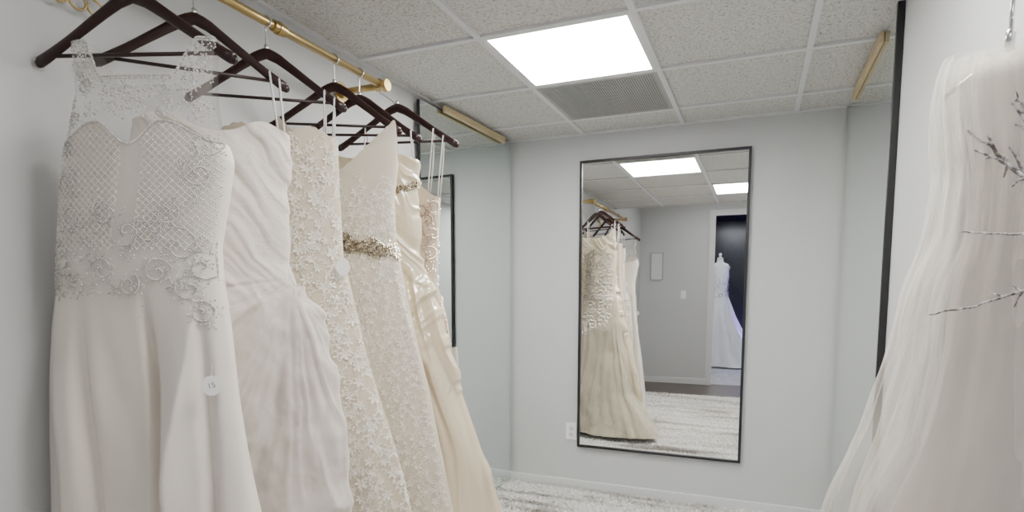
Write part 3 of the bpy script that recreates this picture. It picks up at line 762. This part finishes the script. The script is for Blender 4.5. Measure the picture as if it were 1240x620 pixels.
# ---- right hand tulle gown
OX, OY, T7 = .318, 1.08, R(-14)
G = Gown((OX, OY), T7, [(48, 1176, 1310), (56, 1154, 1325), (78, 1138, 1330), (110, 1129, 1332), (135, 1126, 1335), (220, 1134, 1335), (290, 1122, 1345), (350, 1096, 1360), (430, 1078, 1370), (520, 1046, 1390), (590, 1010, 1400), (620, 1000, 1400)],
         hem=(.06, .05), zbot=.08, depth=((0, .20, .22), (.8, .14, .17), (1.2, .085, .12), (1.55, .06, .07), (1.65, .045, .045), (1.685, .016, .016)), wall=(-9, RW-.022), folds=(10, .006, .020), seed=8)
zt = G.z(1235, 54); G.waist = zt+.10; G.soft = .75
def tulle(sd):
    def f_(u, z, phi, s):
        w_ = np.clip((zt-z)/.15, .15, 1); q = phi/(2*PI)
        n_ = vn(q*16+1.0*np.sin(1.6*z+sd)+.5*np.sin(4*z), z*.9, 71+sd, 16)
        g_ = (vn(q*36+.6*np.sin(3*z), z*1.5, 81+sd, 36)-.5)*.008*np.clip(1-(zt-z)/.5, 0, 1)
        c_ = (fbm(phi*5+sd, z*9, 91+sd)-.5)*.008      # crinkle
        return (fbm(phi*1.4+sd, z*1.6, 70+sd)-.5)*.055*w_+(n_-.5)*.022*w_+g_+c_*w_
    return f_
G.root('ivory gown in loose layers of tulle hanging by the right wall')
G.sq = .74; G.disp = tulle(1)
G.sheet('lining', lambda a, f: zt-.012, lambda a, f: G.zb+.03, M['d7'], 140, 300)
for k, (sq_, dz, off_) in enumerate([(.79, .004, 0), (.86, .010, .002), (.93, .006, .002), (1.0, 0, .004)]):
    G.sq = sq_; G.seed = 11+k*3; G.disp = tulle(2+k); G.folds = (10-k, .006, .020)
    ph_ = random.random()*6
    G.sheet('tulle_layer', lambda a, f: zt-dz, lambda a, f: G.zb+.06+.02*k+.05*math.sin(4*a+ph_), M['d7s'], 160, 360, off=off_)
o = empty('clothes_hanger', (OX, OY, zt-.004), T7, 'metal hanger whose hook rises above the tulle gown on the right', 'hanger')
MB().tube([(-.075, 0, -.055), (-.04, 0, -.028), (0, 0, -.012), (.03, 0, -.02), (.055, 0, -.035)], .004, 8).build('shoulder_frame', M['chrome'], o, True)
pts = [(0,0,-.012), (0,0,.085)]
for a in np.linspace(-PI*.5, PI*.95, 16): pts.append((.0165*math.cos(a), 0, .1025+.0165*math.sin(a)))
MB().tube(pts, .0028, 8).lathe([(.006,0),(.006,.03),(.003,.034)], (0,0,-.005), 12).build('hook', M['chrome'], o, True)
o = empty('wall_peg', (RW, OY, zt+.104), 0, 'short metal wall peg carrying the tulle gown on the right', 'wall peg')
MB().tube([(-.001, 0, 0), (-.15, 0, 0)], .009, 14).build('peg', M['chrome'], o, True)
MB().tube([(-.0005, 0, 0), (-.008, 0, 0)], .025, 20).build('flange', M['chrome'], o)

# ------------------------------------------------------------------ frosted branches in a vase
VX, VY = .27, .60
o = empty('branch_arrangement', (VX, VY, 0), 0, 'frosted glitter branches reaching in from the right in front of the tulle gown', 'branches')
MB().lathe([(.075, 0.06), (.085, .08), (.07, .3), (.055, .7), (.05, .95), (.062, 1.0), (.052, 1.0), (.045, .95), (.045, .7)]).build('vase', P('white_ceramic', (.8,.8,.8), .2), o, True)
base = Vector((0, 0, .96))
def branch(pix, r0, twigs, wob=.0015):
    pts = [base+Vector((random.uniform(-.02, .02), random.uniform(-.02, .02), 0))]
    for px, py, y in pix: pts.append(at_y(px, py, y)-Vector((VX, VY, 0)))
    out = []
    for i in range(len(pts)-1):
        for k in range(6):
            out.append(pts[i].lerp(pts[i+1], k/6)+Vector((random.uniform(-wob, wob), random.uniform(-wob, wob), random.uniform(-wob, wob))))
    out.append(pts[-1])
    n_ = len(out); mb = MB(); mb.tube(out, [r0*(1-.65*i/n_) for i in range(n_)], 7)
    for (p0_, p1_, y) in twigs:
        a, b_ = at_y(*p0_, y)-Vector((VX, VY, 0)), at_y(*p1_, y)-Vector((VX, VY, 0))
        mb.tube([a, a.lerp(b_, .5)+Vector((0, 0, .002)), b_], [r0*.55, r0*.45, r0*.28], 6)
    mb.build('branch', M['twig'], o, True)
branch([(1310, 330, .62), (1250, 222, .64), (1210, 188, .66), (1172, 158, .67)], .0028,
       [((1232, 207), (1180, 182), .65), ((1222, 198), (1215, 215), .65), ((1206, 185), (1196, 165), .66), ((1244, 216), (1225, 226), .64), ((1215, 192), (1192, 192), .66), ((1240, 210), (1222, 178), .65)])
branch([(1320, 300, .62), (1262, 190, .62), (1240, 140, .63), (1230, 112, .64)], .0026,
       [((1248, 158), (1225, 125), .63), ((1252, 168), (1228, 150), .63), ((1240, 140), (1245, 115), .63)])
branch([(1320, 330, .60), (1245, 284, .64), (1200, 283, .66), (1163, 281, .68)], .0017, [], .0006)
branch([(1330, 420, .60), (1245, 350, .64), (1180, 371, .67), (1122, 381, .70)], .0021,
       [((1236, 354), (1222, 345), .645), ((1215, 361), (1200, 356), .66), ((1240, 352), (1228, 372), .645)], .001)

# ------------------------------------------------------------------ world
w = bpy.data.worlds.new('world'); bpy.context.scene.world = w; w.use_nodes = True
w.node_tree.nodes['Background'].inputs[0].default_value = (.5, .55, .62, 1); w.node_tree.nodes['Background'].inputs[1].default_value = .05
